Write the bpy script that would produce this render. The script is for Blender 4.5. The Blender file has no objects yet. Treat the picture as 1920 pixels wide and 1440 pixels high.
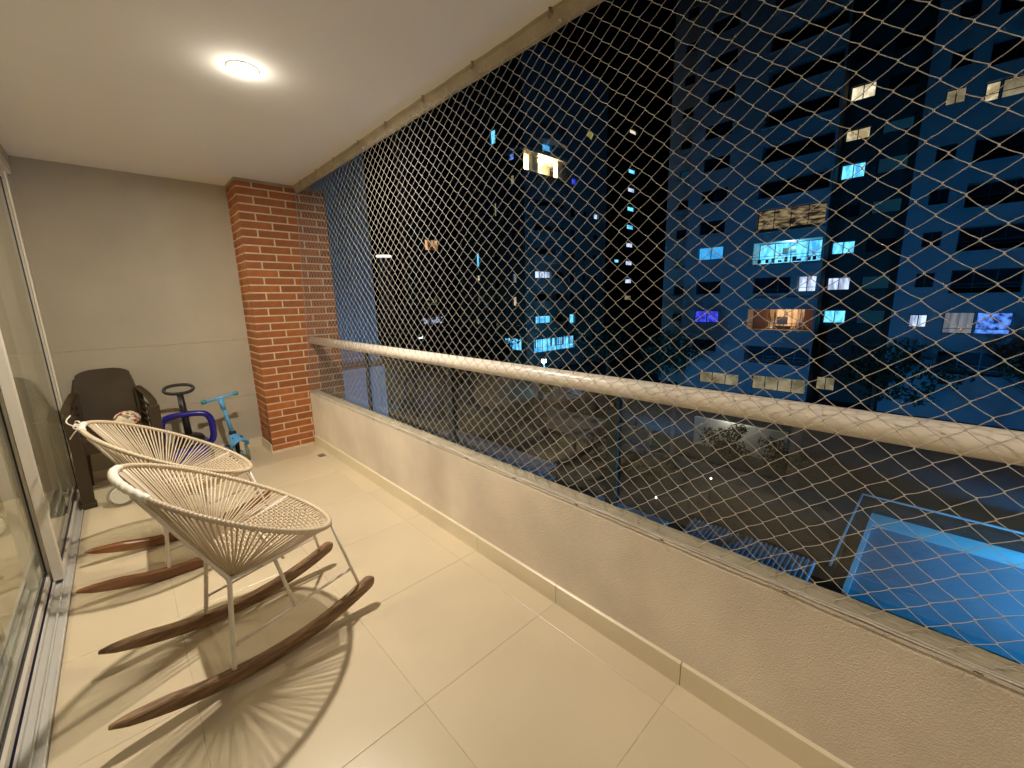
import bpy, bmesh, math, random
from mathutils import Vector, Matrix
random.seed(7)
R_ = math.radians
sc = bpy.context.scene
COL = sc.collection

# ------------------------------------------------------------------ camera
cam_d = bpy.data.cameras.new("camera"); cam = bpy.data.objects.new("camera", cam_d); COL.objects.link(cam)
cam_d.sensor_width = 36.0; cam_d.lens = 775.06 / 1920 * 36.0
cam_d.clip_start = 0.02; cam_d.clip_end = 1000
_x = Vector((0.72466233, -0.68874486, -0.02224896)); _y = Vector((0.15232549, 0.12861397, 0.97992622)); _f = Vector((0.67205762, 0.7135047, -0.1981151))
cam.matrix_world = Matrix(((_x.x, _y.x, -_f.x, -1.26415), (_x.y, _y.y, -_f.y, 0.0), (_x.z, _y.z, -_f.z, 1.35335), (0, 0, 0, 1)))
sc.camera = cam

# ------------------------------------------------------------------ world and exposure
w = bpy.data.worlds.new("World"); sc.world = w; w.use_nodes = True
nt = w.node_tree; bg = nt.nodes['Background']
sky = nt.nodes.new('ShaderNodeTexSky'); sky.sky_type = 'NISHITA'; sky.sun_disc = False
sky.sun_elevation = R_(-6.0); sky.sun_rotation = R_(200); sky.air_density = 1.0; sky.ozone_density = 4.0
nt.links.new(sky.outputs['Color'], bg.inputs['Color']); bg.inputs['Strength'].default_value = 0.03
sc.view_settings.view_transform = 'Standard'; sc.view_settings.look = 'None'
sc.view_settings.exposure = 1.0; sc.view_settings.gamma = 1.0; sc.view_settings.use_curve_mapping = False
sc.cycles.max_bounces = 10; sc.cycles.transparent_max_bounces = 24; sc.cycles.diffuse_bounces = 6
sc.cycles.glossy_bounces = 4; sc.cycles.caustics_reflective = False; sc.cycles.caustics_refractive = False
sc.cycles.sample_clamp_indirect = 6.0

# ------------------------------------------------------------------ material helpers
MATS = {}
def mat(name, col, rough=0.6, metal=0.0, var=0.0, vscale=6.0, bump=0.0, bscale=80.0, spec=0.5, col2=None, rvar=0.0, objvar=0.0, coat=0.0, detail=4.0, stretch=None):
    if name in MATS: return MATS[name]
    m = bpy.data.materials.new(name); m.use_nodes = True; t = m.node_tree; b = t.nodes['Principled BSDF']
    N = t.nodes.new; L = t.links.new
    c = (*col, 1)
    b.inputs['Base Color'].default_value = c; b.inputs['Roughness'].default_value = rough; b.inputs['Metallic'].default_value = metal
    b.inputs['Specular IOR Level'].default_value = spec; b.inputs['Coat Weight'].default_value = coat
    tc = N('ShaderNodeTexCoord'); src = tc.outputs['Object']
    if stretch:
        mp = N('ShaderNodeMapping'); mp.inputs['Scale'].default_value = stretch; L(src, mp.inputs['Vector']); src = mp.outputs['Vector']
    out = None
    if var or col2:
        n = N('ShaderNodeTexNoise'); n.inputs['Scale'].default_value = vscale; n.inputs['Detail'].default_value = detail; L(src, n.inputs['Vector'])
        r = N('ShaderNodeValToRGB'); r.color_ramp.elements[0].position = 0.3; r.color_ramp.elements[1].position = 0.72
        a = col2 if col2 else tuple(x * (1 - var) for x in col)
        r.color_ramp.elements[0].color = (*a, 1); r.color_ramp.elements[1].color = c
        L(n.outputs['Fac'], r.inputs['Fac']); out = r.outputs['Color']
        if rvar:
            mr = N('ShaderNodeMapRange'); mr.inputs['To Min'].default_value = rough - rvar; mr.inputs['To Max'].default_value = rough + rvar
            L(n.outputs['Fac'], mr.inputs['Value']); L(mr.outputs['Result'], b.inputs['Roughness'])
    if objvar:
        oi = N('ShaderNodeObjectInfo'); hsv = N('ShaderNodeHueSaturation')
        mr = N('ShaderNodeMapRange'); mr.inputs['To Min'].default_value = 1 - objvar; mr.inputs['To Max'].default_value = 1 + objvar
        L(oi.outputs['Random'], mr.inputs['Value']); L(mr.outputs['Result'], hsv.inputs['Value'])
        if out: L(out, hsv.inputs['Color'])
        else: hsv.inputs['Color'].default_value = c
        out = hsv.outputs['Color']
    if out: L(out, b.inputs['Base Color'])
    if bump:
        n2 = N('ShaderNodeTexNoise'); n2.inputs['Scale'].default_value = bscale; n2.inputs['Detail'].default_value = 5; L(src, n2.inputs['Vector'])
        bp = N('ShaderNodeBump'); bp.inputs['Strength'].default_value = bump; bp.inputs['Distance'].default_value = 0.01
        L(n2.outputs['Fac'], bp.inputs['Height']); L(bp.outputs['Normal'], b.inputs['Normal'])
    MATS[name] = m
    return m

def emit(name, col, strength, col2=None, scale=3.0, kind='noise', stretch=(1, 1, 1)):
    if name in MATS: return MATS[name]
    m = bpy.data.materials.new(name); m.use_nodes = True; t = m.node_tree
    for n in list(t.nodes): t.nodes.remove(n)
    N = t.nodes.new; L = t.links.new
    o = N('ShaderNodeOutputMaterial'); e = N('ShaderNodeEmission'); L(e.outputs[0], o.inputs['Surface'])
    e.inputs['Color'].default_value = (*col, 1); e.inputs['Strength'].default_value = strength
    if col2:
        tc = N('ShaderNodeTexCoord'); mp = N('ShaderNodeMapping'); mp.inputs['Scale'].default_value = stretch
        L(tc.outputs['Object'], mp.inputs['Vector'])
        n = N('ShaderNodeTexNoise'); n.inputs['Scale'].default_value = scale; n.inputs['Detail'].default_value = 3
        L(mp.outputs['Vector'], n.inputs['Vector'])
        r = N('ShaderNodeValToRGB'); r.color_ramp.elements[0].position = .38; r.color_ramp.elements[1].position = .62
        r.color_ramp.elements[0].color = (*col2, 1); r.color_ramp.elements[1].color = (*col, 1)
        L(n.outputs['Fac'], r.inputs['Fac']); L(r.outputs['Color'], e.inputs['Color'])
    m.cycles.emission_sampling = 'NONE'
    MATS[name] = m
    return m

def glass(name, tint=(0.96, 0.98, 0.97), ior=1.5, film=0.0):
    if name in MATS: return MATS[name]
    m = bpy.data.materials.new(name); m.use_nodes = True; t = m.node_tree
    for n in list(t.nodes): t.nodes.remove(n)
    N = t.nodes.new; L = t.links.new
    o = N('ShaderNodeOutputMaterial'); tr = N('ShaderNodeBsdfTransparent'); tr.inputs[0].default_value = (*tint, 1)
    g = N('ShaderNodeBsdfGlossy'); g.inputs['Roughness'].default_value = 0.015; g.inputs['Color'].default_value = (1, 1, 1, 1)
    fr = N('ShaderNodeFresnel'); fr.inputs['IOR'].default_value = ior
    ge = N('ShaderNodeNewGeometry'); inv = N('ShaderNodeMath'); inv.operation = 'SUBTRACT'; inv.inputs[0].default_value = 1
    L(ge.outputs['Backfacing'], inv.inputs[1]); mu = N('ShaderNodeMath'); mu.operation = 'MULTIPLY'
    L(fr.outputs[0], mu.inputs[0]); L(inv.outputs[0], mu.inputs[1])
    mx = N('ShaderNodeMixShader'); L(mu.outputs[0], mx.inputs[0]); L(tr.outputs[0], mx.inputs[1]); L(g.outputs[0], mx.inputs[2])
    last = mx.outputs[0]
    if film:
        d = N('ShaderNodeBsdfDiffuse'); d.inputs[0].default_value = (.5, .48, .42, 1)
        tc = N('ShaderNodeTexCoord'); n = N('ShaderNodeTexNoise'); n.inputs['Scale'].default_value = 2.2; n.inputs['Detail'].default_value = 3
        L(tc.outputs['Object'], n.inputs['Vector'])
        mr = N('ShaderNodeMapRange'); mr.inputs['From Min'].default_value = .3; mr.inputs['From Max'].default_value = .75
        mr.inputs['To Min'].default_value = 0; mr.inputs['To Max'].default_value = film; L(n.outputs['Fac'], mr.inputs['Value'])
        mu2 = N('ShaderNodeMath'); mu2.operation = 'MULTIPLY'; L(mr.outputs[0], mu2.inputs[0]); L(inv.outputs[0], mu2.inputs[1])
        m2 = N('ShaderNodeMixShader'); L(mu2.outputs[0], m2.inputs[0]); L(last, m2.inputs[1]); L(d.outputs[0], m2.inputs[2]); last = m2.outputs[0]
    L(last, o.inputs['Surface'])
    MATS[name] = m
    return m

# ------------------------------------------------------------------ mesh helpers
class MB:
    def __init__(s): s.v = []; s.f = []
    def add(s, vs, fs):
        o = len(s.v); s.v += [tuple(v) for v in vs]; s.f += [tuple(i + o for i in f) for f in fs]; return s
    def box(s, a, b):
        x0, y0, z0 = a; x1, y1, z1 = b
        return s.add([(x0,y0,z0),(x1,y0,z0),(x1,y1,z0),(x0,y1,z0),(x0,y0,z1),(x1,y0,z1),(x1,y1,z1),(x0,y1,z1)],
                     [(3,2,1,0),(4,5,6,7),(0,1,5,4),(1,2,6,5),(2,3,7,6),(3,0,4,7)])
    def tube(s, pts, r, n=8, closed=False, cap=True, flat=1.0):
        pts = [Vector(p) for p in pts]; m = len(pts); rs = r if isinstance(r, (list, tuple)) else [r] * m
        up = None; rings = []
        for i in range(m):
            if closed: t = pts[(i + 1) % m] - pts[i - 1]
            else: t = pts[min(i + 1, m - 1)] - pts[max(i - 1, 0)]
            if t.length < 1e-9: t = Vector((0, 0, 1))
            t.normalize()
            if up is None:
                up = Vector((0, 0, 1)) if abs(t.z) < .9 else Vector((1, 0, 0))
            a = up - t * up.dot(t)
            if a.length < 1e-6: a = Vector((1, 0, 0)) - t * t.x
            a.normalize(); up = a; b = t.cross(a)
            rings.append([pts[i] + (a * math.cos(2*math.pi*k/n) * flat + b * math.sin(2*math.pi*k/n)) * rs[i] for k in range(n)])
        vs = [v for rg in rings for v in rg]; fs = []
        for i in range(m if closed else m - 1):
            j = (i + 1) % m
            for k in range(n):
                l = (k + 1) % n; fs.append((i*n+k, i*n+l, j*n+l, j*n+k))
        if cap and not closed:
            fs.append(tuple(range(n - 1, -1, -1))); fs.append(tuple((m - 1) * n + k for k in range(n)))
        return s.add(vs, fs)
    def lathe(s, prof, n=24, c=(0, 0, 0), axis=(0, 0, 1)):
        q = Vector((0, 0, 1)).rotation_difference(Vector(axis).normalized()); c = Vector(c)
        vs = []
        for r, z in prof:
            for k in range(n):
                a = 2 * math.pi * k / n; vs.append(c + q @ Vector((r * math.cos(a), r * math.sin(a), z)))
        fs = []
        for i in range(len(prof) - 1):
            for k in range(n):
                l = (k + 1) % n; fs.append((i*n+k, i*n+l, (i+1)*n+l, (i+1)*n+k))
        return s.add(vs, fs)
    def mesh(s, name, m, smooth=False):
        me = bpy.data.meshes.new(name); me.from_pydata(s.v, [], s.f); me.update()
        if m: me.materials.append(m)
        if smooth: me.polygons.foreach_set('use_smooth', [True] * len(me.polygons))
        return me
    def build(s, name, m, parent=None, smooth=False, loc=None, bevel=0):
        o = bpy.data.objects.new(name, s.mesh(name, m, smooth)); COL.objects.link(o)
        if parent: o.parent = parent
        if loc: o.location = loc
        if bevel:
            md = o.modifiers.new('bevel', 'BEVEL'); md.width = bevel; md.segments = 2; md.limit_method = 'ANGLE'
        return o
def link(name, me, parent=None, loc=(0, 0, 0), rot=None):
    o = bpy.data.objects.new(name, me); COL.objects.link(o); o.parent = parent; o.location = loc
    if rot: o.rotation_euler = rot
    return o
def tag(o, label=None, cat=None, group=None, kind=None):
    if label: o['label'] = label
    if cat: o['category'] = cat
    if group: o['group'] = group
    if kind: o['kind'] = kind
    return o
def empty(name, label, cat, loc=(0, 0, 0), rz=0, group=None):
    o = bpy.data.objects.new(name, None); COL.objects.link(o); o.location = loc; o.rotation_euler = (0, 0, rz); o.empty_display_size = .1
    return tag(o, label, cat, group)
def rbox(a, b, r=0.01, seg=2):      # rounded box mesh builder
    bm = bmesh.new(); bmesh.ops.create_cube(bm, size=1)
    for v in bm.verts: v.co = Vector([a[i] + (v.co[i] + .5) * (b[i] - a[i]) for i in range(3)])
    bmesh.ops.bevel(bm, geom=bm.edges[:], offset=r, segments=seg, affect='EDGES', profile=.5)
    mb = MB(); bm.verts.index_update(); mb.add([v.co[:] for v in bm.verts], [[v.index for v in f.verts] for f in bm.faces]); bm.free(); return mb

# ------------------------------------------------------------------ materials
M_tile = mat('cream_tile', (.64, .54, .385), .32, var=.11, vscale=2.0, objvar=.035, rvar=.09, bump=.04, bscale=6)
M_grout = mat('tile_grout', (.66, .56, .41), .9, var=.5, vscale=20)
M_skirt = mat('skirting_tile', (.72, .63, .47), .35, var=.06, vscale=4, objvar=.03)
M_stucco = mat('stucco', (.80, .69, .575), .85, var=.24, vscale=2.6, detail=9, bump=.6, bscale=210)
M_plaster = mat('end_wall_paint', (.50, .45, .355), .8, var=.13, vscale=2.2, bump=.08, bscale=60)
M_ceil = mat('ceiling_paint', (.90, .87, .82), .9, var=.04, vscale=1.5, bump=.03, bscale=60)
M_beam = mat('beam_plaster', (.44, .37, .26), .85, var=.25, vscale=9, bump=.3, bscale=70)
M_brick = mat('brick_clay', (.42, .135, .035), .8, var=.30, vscale=9, bump=.35, bscale=90, objvar=.16)
M_mortar = mat('mortar', (.78, .62, .44), .95, var=.2, vscale=30, bump=.5, bscale=120)
M_cap = mat('parapet_coping', (.50, .43, .31), .8, var=.3, vscale=12, bump=.2)
M_rail = mat('painted_rail', (.76, .68, .60), .32, var=.04, vscale=8)
M_alu = mat('brushed_aluminium', (.62, .61, .58), .35, metal=.25, var=.05, stretch=(1, .05, 1))
M_alud = mat('frame_aluminium', (.72, .68, .60), .4, metal=.15)
M_black = mat('black_gasket', (.012, .012, .015), .5)
M_post = mat('dark_post', (.010, .018, .022), .4)
M_net = mat('net_cord', (.48, .45, .41), .75, var=.12, vscale=30)
M_steel = mat('hook_steel', (.30, .24, .17), .45, metal=.7)
M_cord = mat('cream_pvc_cord', (.56, .46, .33), .42, objvar=.05)
M_pipe = mat('cream_painted_pipe', (.76, .69, .62), .42, var=.10, vscale=25)
M_tape = mat('white_wrap', (.80, .74, .66), .5)
M_wood1 = mat('weathered_wood', (.30, .18, .085), .42, col2=(.095, .045, .018), vscale=9, stretch=(1.2, 9, 9), bump=.3, bscale=30)
M_wood2 = mat('varnished_wood', (.27, .11, .035), .25, col2=(.13, .045, .014), vscale=5, stretch=(1, 8, 8), coat=.4)
M_glass = glass('clear_glass', (.88, .91, .90), 1.75, film=.06)  # film is dirt plus a diffuse veil imitating the floor's reflection
M_dglass = glass('door_glass', (.80, .82, .78), 1.7, film=.10)

H = 2.4
# ------------------------------------------------------------------ balcony shell
def wallbox(name, a, b, m, label, cat='wall', parent=None):
    o = MB().box(a, b).build(name, m, parent)
    if not parent: tag(o, label, cat)
    return o
floor = MB().box((-1.62, -2.2, -.16), (0.0, 4.6, -.0012)).build('floor', M_grout); tag(floor, kind='structure')
xs = [-1.62, -1.26, -.69, -.12, -.0005]; ys = [-2.2, -1.77, -1.2, -.63, -.06, .51, 1.08, 1.65, 2.22, 2.79, 3.36, 3.93, 4.50, 4.578]
for i in range(4):
    for j in range(len(ys) - 1):
        g = .0009
        x0, x1, y0, y1 = xs[i] + g, xs[i+1] - g, ys[j] + g, ys[j+1] - g
        b = MB().add([(x0, y0, -.0018), (x1, y0, -.0018), (x1, y1, -.0018), (x0, y1, -.0018), (x0, y0, -.0008), (x1, y0, -.0008), (x1, y1, -.0008), (x0, y1, -.0008),
                      (x0+.0015, y0+.0015, 0), (x1-.0015, y0+.0015, 0), (x1-.0015, y1-.0015, 0), (x0+.0015, y1-.0015, 0)],
                     [(0,1,5,4),(1,2,6,5),(2,3,7,6),(3,0,4,7),(4,5,9,8),(5,6,10,9),(6,7,11,10),(7,4,8,11),(8,9,10,11)])
        b.build('tile', M_tile, floor)
MB().box((-.11, 3.78, .0006), (-.055, 3.86, .003)).build('drain_cover', M_steel, floor)

ceil = MB().box((-1.66, -2.3, H), (.07, 4.6, H + .16)).build('ceiling', M_ceil); tag(ceil, kind='structure')
beam = MB()
nb = 90                                                             # slab edge hangs a little lower, slightly uneven plaster
y0b, y1b = -2.3, 4.22
prof = lambda k: (.068 + random.uniform(-.0025, .0025), H - .018 + random.uniform(-.002, .002), .105, H - .055 + random.uniform(-.002, .002))
rows = [prof(k) for k in range(nb + 1)]
vs = []; fs = []
for k, (xa, za, xb, zb) in enumerate(rows):
    y = y0b + (y1b - y0b) * k / nb
    vs += [(xa, y, H + .1), (xa, y, za), (xb - .012, y, zb + .004), (xb, y, zb), (xb + .004, y, zb + .003), (xb + .004, y, H + .1)]
for k in range(nb):
    for q in range(5): fs.append((k*6+q, k*6+q+1, (k+1)*6+q+1, (k+1)*6+q))
beam.add(vs, fs)
bo = beam.build('slab_edge', M_beam); tag(bo, 'plastered concrete slab edge running along the outside of the balcony ceiling', 'slab edge')

# end wall with two grooves
ew = empty('end_wall', 'grey beige painted wall closing the far end of the balcony', 'wall', (-1.0, 4.58, 0))
def child_box(name, a, b, m, par, org=(0, 0, 0), **k):
    o = MB().box([a[i] - org[i] for i in range(3)], [b[i] - org[i] for i in range(3)]).build(name, m, par, **k); return o
E0 = (-1.0, 4.58, 0)
for z0, z1 in ((0.0, .511), (.517, 1.043), (1.049, H)):
    child_box('panel', (-1.75, 4.578, z0), (-.30, 4.70, z1), M_plaster, ew, E0)
child_box('backing', (-1.75, 4.583, 0), (-.30, 4.72, H), M_mortar, ew, E0)
for xa, xb in ((-1.62, -1.27), (-1.267, -.692), (-.689, -.392)):
    child_box('skirting_tile', (xa, 4.568, .0), (xb, 4.5795, .085), M_skirt, ew, E0)
wallbox('rear_wall', (-1.75, -2.35, 0), (.16, -2.2, H), M_plaster, 'plain beige wall closing the balcony behind the viewer')

# brick pillar -------------------------------------------------------
PX0, PX1, PY0, PY1 = -.380, .340, 4.22, 4.74
pil = empty('brick_pillar', 'square red brick pillar with pale mortar at the far corner of the balcony', 'pillar', (PX0, PY0, 0))
child_box('mortar_core', (PX0 + .005, PY0 + .005, -.4), (PX1 - .005, PY1, H + .0), M_mortar, pil, (PX0, PY0, 0))
pitch = H / 36
def brick_mesh(L, W, Hh):
    b = MB(); c = .0022
    x0, x1, y0, y1, z0, z1 = 0, L, 0, W, 0, Hh
    b.add([(x0, y0+c, z0+c), (x1, y0+c, z0+c), (x1, y0+c, z1-c), (x0, y0+c, z1-c),
           (x0+c, y0, z0+c), (x1-c, y0, z0+c), (x1-c, y0, z1-c), (x0+c, y0, z1-c),
           (x0+c, y0+c, z0), (x1-c, y0+c, z0), (x1-c, y1, z0), (x0+c, y1, z0), (x0+c, y0+c, z1), (x1-c, y0+c, z1), (x1-c, y1, z1), (x0+c, y1, z1),
           (x0, y1, z0+c), (x1, y1, z0+c), (x1, y1, z1-c), (x0, y1, z1-c)],
          [(4,5,6,7), (8,9,5,4), (12,7,6,13), (0,4,7,3), (5,1,2,6), (8,11,10,9), (12,13,14,15), (0,3,19,16), (1,17,18,2), (0,8,4), (5,9,1), (7,12,3), (6,2,13)])
    return b
BL = .2375; mw = .0125; bh = pitch - mw
cache = {}
def brk(L, W, loc):
    k = (round(L, 3), round(W, 3))
    if k not in cache: cache[k] = brick_mesh(L, W, bh).mesh('brick', M_brick)
    j = random.uniform(-.0012, .0012)
    link('brick', cache[k], pil, (loc[0] - PX0, loc[1] - PY0 + j, loc[2]), (0, 0, random.uniform(-.004, .004)))
for c in range(36):
    z = c * pitch + mw * .6
    if c % 2 == 0: spans = [(PX0, PX0 + BL), (PX0 + BL + mw, PX0 + 2*BL + mw), (PX0 + 2*BL + 2*mw, PX1)]; wy = .115
    else: spans = [(PX0, PX0 + .115), (PX0 + .115 + mw, PX0 + .115 + mw + BL), (PX0 + .115 + 2*mw + BL, PX0 + .115 + 2*mw + 2*BL), (PX0 + .115 + 3*mw + 2*BL, PX1)]; wy = BL
    for k, (a, b2) in enumerate(spans): brk(b2 - a, wy if k == 0 else .1, (a, PY0, z))
    y = PY0 + wy + mw
    while y < 4.57:                                               # courses returning along the narrow side
        l = min(BL if c % 2 == 0 else BL, 4.577 - y)
        if l > .02:
            k2 = ('s', round(l, 3))
            if k2 not in cache:
                cache[k2] = MB().box((0, 0, 0), (.1, l, bh)).mesh('brick', M_brick)
            link('brick', cache[k2], pil, (0 + random.uniform(-.001, .001), y - PY0, z))
        y += l + mw
child_box('skirting_tile', (PX0 - .012, PY0 - .0, .0), (PX0 - .0015, 4.567, .085), M_skirt, pil, (PX0, PY0, 0))
child_box('skirting_tile', (PX0 - .012, PY0 - .006, .0), (-.0, PY0 - .0015, .022), M_skirt, pil, (PX0, PY0, 0))

child_box('top_trim', (PX0 - .006, PY0 - .007, H - .022), (PX1, PY0 - .0015, H - .0005), M_beam, pil, (PX0, PY0, 0))
child_box('top_trim', (PX0 - .006, PY0 - .0, H - .022), (PX0 - .0015, 4.575, H - .0005), M_beam, pil, (PX0, PY0, 0))
# parapet -----------------------------------------------------------
par = empty('parapet', 'low rough stucco parapet wall running the whole length of the balcony', 'wall', (0, 0, 0))
yy0, yy1 = -2.2, 4.215
pm = MB(); n = 120; vs = []; fs = []
for k in range(n + 1):
    y = yy0 + (yy1 - yy0) * k / n; e = random.uniform(-.003, .003)
    vs += [(.001, y, -.2), (.001, y, .505 + e), (.006, y, .520 + e), (.016, y, .528 + e * .6)]
for k in range(n):
    for q in range(3): fs.append((k*4+q, (k+1)*4+q, (k+1)*4+q+1, k*4+q+1))
pm.add(vs, fs); pm.box((.012, yy0, -.2), (.084, yy1, .523)); pm.build('stucco_body', M_stucco, par)
cp = MB(); vs = []; fs = []
for k in range(n + 1):
    y = yy0 + (yy1 - yy0) * k / n; e = random.uniform(-.0015, .0015)
    vs += [(.014, y, .520), (.016, y, .533 + e), (.05, y, .537 + e), (.086, y, .530 + e), (.088, y, .48)]
for k in range(n):
    for q in range(4): fs.append((k*5+q, (k+1)*5+q, (k+1)*5+q+1, k*5+q+1))
cp.add(vs, fs); cp.build('coping', M_cap, par)
ysk = [-2.2, -1.8, -1.2, -.63, -.06, .50, 1.075, 1.64, 2.21, 2.78, 3.35, 3.92, 4.205]
for a, b in zip(ysk[:-1], ysk[1:]):
    o = MB().add([(-.011, a + .0015, 0), (-.011, b - .0015, 0), (-.011, b - .0015, .088), (-.011, a + .0015, .088), (-.004, a + .0015, .0925), (-.004, b - .0015, .0925), (.003, a + .0015, .0925), (.003, b - .0015, .0925), (.003, a+.0015, 0), (.003, b-.0015, 0)],
                 [(0,3,2,1), (3,4,5,2), (4,6,7,5), (0,8,6,4,3), (1,2,5,7,9)]).build('skirting_tile', M_skirt, par)

# glass balustrade --------------------------------------------------
bal = empty('glass_balustrade', 'clear glass balustrade with dark posts under a thick cream handrail', 'railing', (.12, 0, .53))
posts = [-1.35, -.24, .87, 1.98, 3.085]
B0 = (.12, 0, .53)
edges = [-2.2] + posts + [4.215]
for a, b in zip(edges[:-1], edges[1:]):
    child_box('glass_pane', (.108, a + .006, .42), (.116, b - .006, .990), M_glass, bal, B0)
for y in posts:
    child_box('post', (.093, y - .025, .40), (.105, y + .025, .986), M_post, bal, B0)
    child_box('bolt', (.086, y - .008, .94), (.0883, y + .008, .955), M_steel, bal, B0)
MB().tube([(.078 - .12, y, 1.0235 - .53) for y in (-2.2, 0, 2, 4.215)], .036, 40).build('handrail', M_rail, bal, smooth=True)
child_box('channel', (.088, -2.2, .9865), (.128, 4.215, .998), M_post, bal, B0)

# safety net --------------------------------------------------------
net = empty('safety_net', 'beige diamond mesh safety net stretched from parapet to ceiling edge', 'net', (0, 0, .53))
def netx(z, y):
    if z < 1.02: b = .010 + (z - .53) / .49 * .022
    else: b = .032 + (z - 1.02) / 1.36 * .050
    return b + .0022 * math.sin(y * 3.1 + z * 2) * math.sin(z * 3.3 + .5)
ZB, ZT = .545, 2.392
PW, PH = .0358, .0301              # half cell width and half cell height
rowsN = int(round((ZT - ZB) / PH)); PHr = (ZT - ZB) / rowsN
colsN = int((4.20 + .75) / PW)
kn = {}
for r in range(rowsN + 1):
    for c in range(colsN + 1):
        if (r + c) % 2: continue
        y = 4.205 - c * PW; z = ZB + r * PHr
        s = 1.0 if 0 < r < rowsN else 0
        y += random.gauss(0, .0016) * s + .006 * math.sin(z * 2.1 + y * .8) * s; z += random.gauss(0, .0013) * s + .004 * math.sin(y * 1.7) * s
        kn[(r, c)] = Vector((netx(z, y) + random.gauss(0, .0008), y, z))
nb_ = MB()
def seg(a, b, r0=.00088):
    a = a + Vector((0, 0, .0017)); b = b - Vector((0, 0, .0017))
    m = (a + b) / 2 + Vector((random.uniform(-.0010, .0010), 0, random.uniform(-.0022, .0002)))
    nb_.tube([a, m, b], [r0 * 1.15, r0, r0 * 1.15], 5, cap=False)
for (r, c), a in kn.items():
    for dc in (-1, 1):
        b = kn.get((r + 1, c + dc))
        if b: seg(a, b)
for a in kn.values():
    q = .0022; ax = a
    nb_.add([ax + Vector(d) * q for d in ((1,0,0),(-1,0,0),(0,1.1,0),(0,-1.1,0),(0,0,2.0),(0,0,-2.0))],
            [(0,2,4),(2,1,4),(1,3,4),(3,0,4),(2,0,5),(1,2,5),(3,1,5),(0,3,5)])
for v in range(len(nb_.v)): x, y, z = nb_.v[v]; nb_.v[v] = (x, y, z - .53)
nb_.build('mesh', M_net, net, smooth=True)
def rope(pts, r=.0028):
    MB().tube([(x, y, z - .53) for x, y, z in pts], r, 6).build('border_rope', M_net, net, smooth=True)
hb = [-.5, -.14, .228, .60, .97, 1.34, 1.712, 2.09, 2.46, 2.83, 3.2, 3.57, 3.95]
ht = [-.7, -.2, .28, .72, 1.161, 1.62, 2.033, 2.45, 2.83, 3.257, 3.614, 4.0]
def wavy(hs, zf, xf, amp):
    pts = []
    for a, b in zip(hs[:-1], hs[1:]):
        for k in range(6):
            t = k / 6; pts.append((xf, a + (b - a) * t, zf + amp * math.sin(t * math.pi)))
    pts.append((xf, hs[-1], zf)); pts.append((xf, 4.2, zf)); return pts
rope(wavy([-.8] + hb, .536, .004, .004)); rope(wavy([-.8] + hb, .528, -.001, -.003), .0022)
rope(wavy([-.8] + ht, 2.386, .078, -.005), .0022)
rope([(.012, 4.208, .54), (.034, 4.208, 1.02), (.06, 4.208, 1.7), (.083, 4.208, 2.38)], .0022)
def hook(loc, up):
    b = MB(); pts = []
    for k in range(15):
        a = -math.pi * .5 + k / 14 * 1.75 * math.pi
        pts.append((0, .007 * math.cos(a), .007 * math.sin(a) * up))
    b.tube(pts, .0016, 6)
    b.tube([(0, 0, -.007 * up), (0, 0, -.007 * up + up * .0), (0, .001, .02 * up)] if 0 else [(0, 0, .007 * up), (0, 0, .022 * up)], .0018, 6)
    b.lathe([(0, .0), (.006, .0), (.006, .002), (0, .002)], 10, (0, 0, .017 * up))
    o = b.build('hook', M_steel, net, smooth=False, loc=(loc[0], loc[1], loc[2] - .53)); return o
for y in ht: hook((.064, y, H - .023), 1).scale = (1.25, 1.25, 1.25)
for y in hb: hook((-.004, y, .524), -1).rotation_euler = (0, R_(-70), 0)
for y in ht:
    MB().lathe([(0, 0), (.006, 0), (.0065, .004), (0, .006)], 8, (.085, y - .03, H - .0385 - .53 - .008)).build('anchor_plug', M_tape, net)
# a dry leaf caught in the net
lf = MB().add([(0, 0, 0), (0, .012, .014), (.004, .004, .030), (0, -.010, .016), (.003, .022, .020), (.003, .016, .034)], [(0, 1, 2, 3), (1, 4, 5, 2)])
o = lf.build('leaf', mat('dry_leaf', (.30, .32, .08), .7), loc=(.058, .965, 1.905)); tag(o, 'small yellow green leaf caught in the upper part of the net', 'leaf')

# ------------------------------------------------------------------ downlights
def downlight(x, y, energy, label):
    r = empty('downlight', label, 'ceiling light', (x, y, H - .001), 0, 'recessed downlights in the balcony ceiling')
    MB().lathe([(.0495, -.003), (.053, -.005), (.062, -.003), (.067, -.0005), (.068, .001)], 40).build('trim_ring', M_ceil, r, smooth=True)
    MB().lathe([(0, -.013), (.035, -.012), (.046, -.009), (.049, -.003)], 40).build('lens', emit('lamp_lens', (1, .90, .70), 22), r); MATS['lamp_lens'].cycles.emission_sampling = 'AUTO'
    ld = bpy.data.lights.new('lamp', 'AREA'); ld.shape = 'DISK'; ld.size = .075; ld.energy = energy; ld.color = (1.0, .89, .73)
    lo = bpy.data.objects.new('lamp', ld); COL.objects.link(lo); lo.parent = r; lo.location = (0, 0, -.018)
    ld = bpy.data.lights.new('halo_light', 'POINT'); ld.energy = energy * .024; ld.color = (1.0, .92, .78); ld.shadow_soft_size = .03  # added point light imitating the bloom halo around the lens
    lo = bpy.data.objects.new('halo_light', ld); COL.objects.link(lo); lo.parent = r; lo.location = (0, 0, -.050)
    return r
downlight(-.678, 2.336, 28, 'glowing recessed downlight in the ceiling above the rocking chairs')
downlight(-.678, -1.3, 11, 'recessed downlight in the ceiling behind the viewer')

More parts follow.
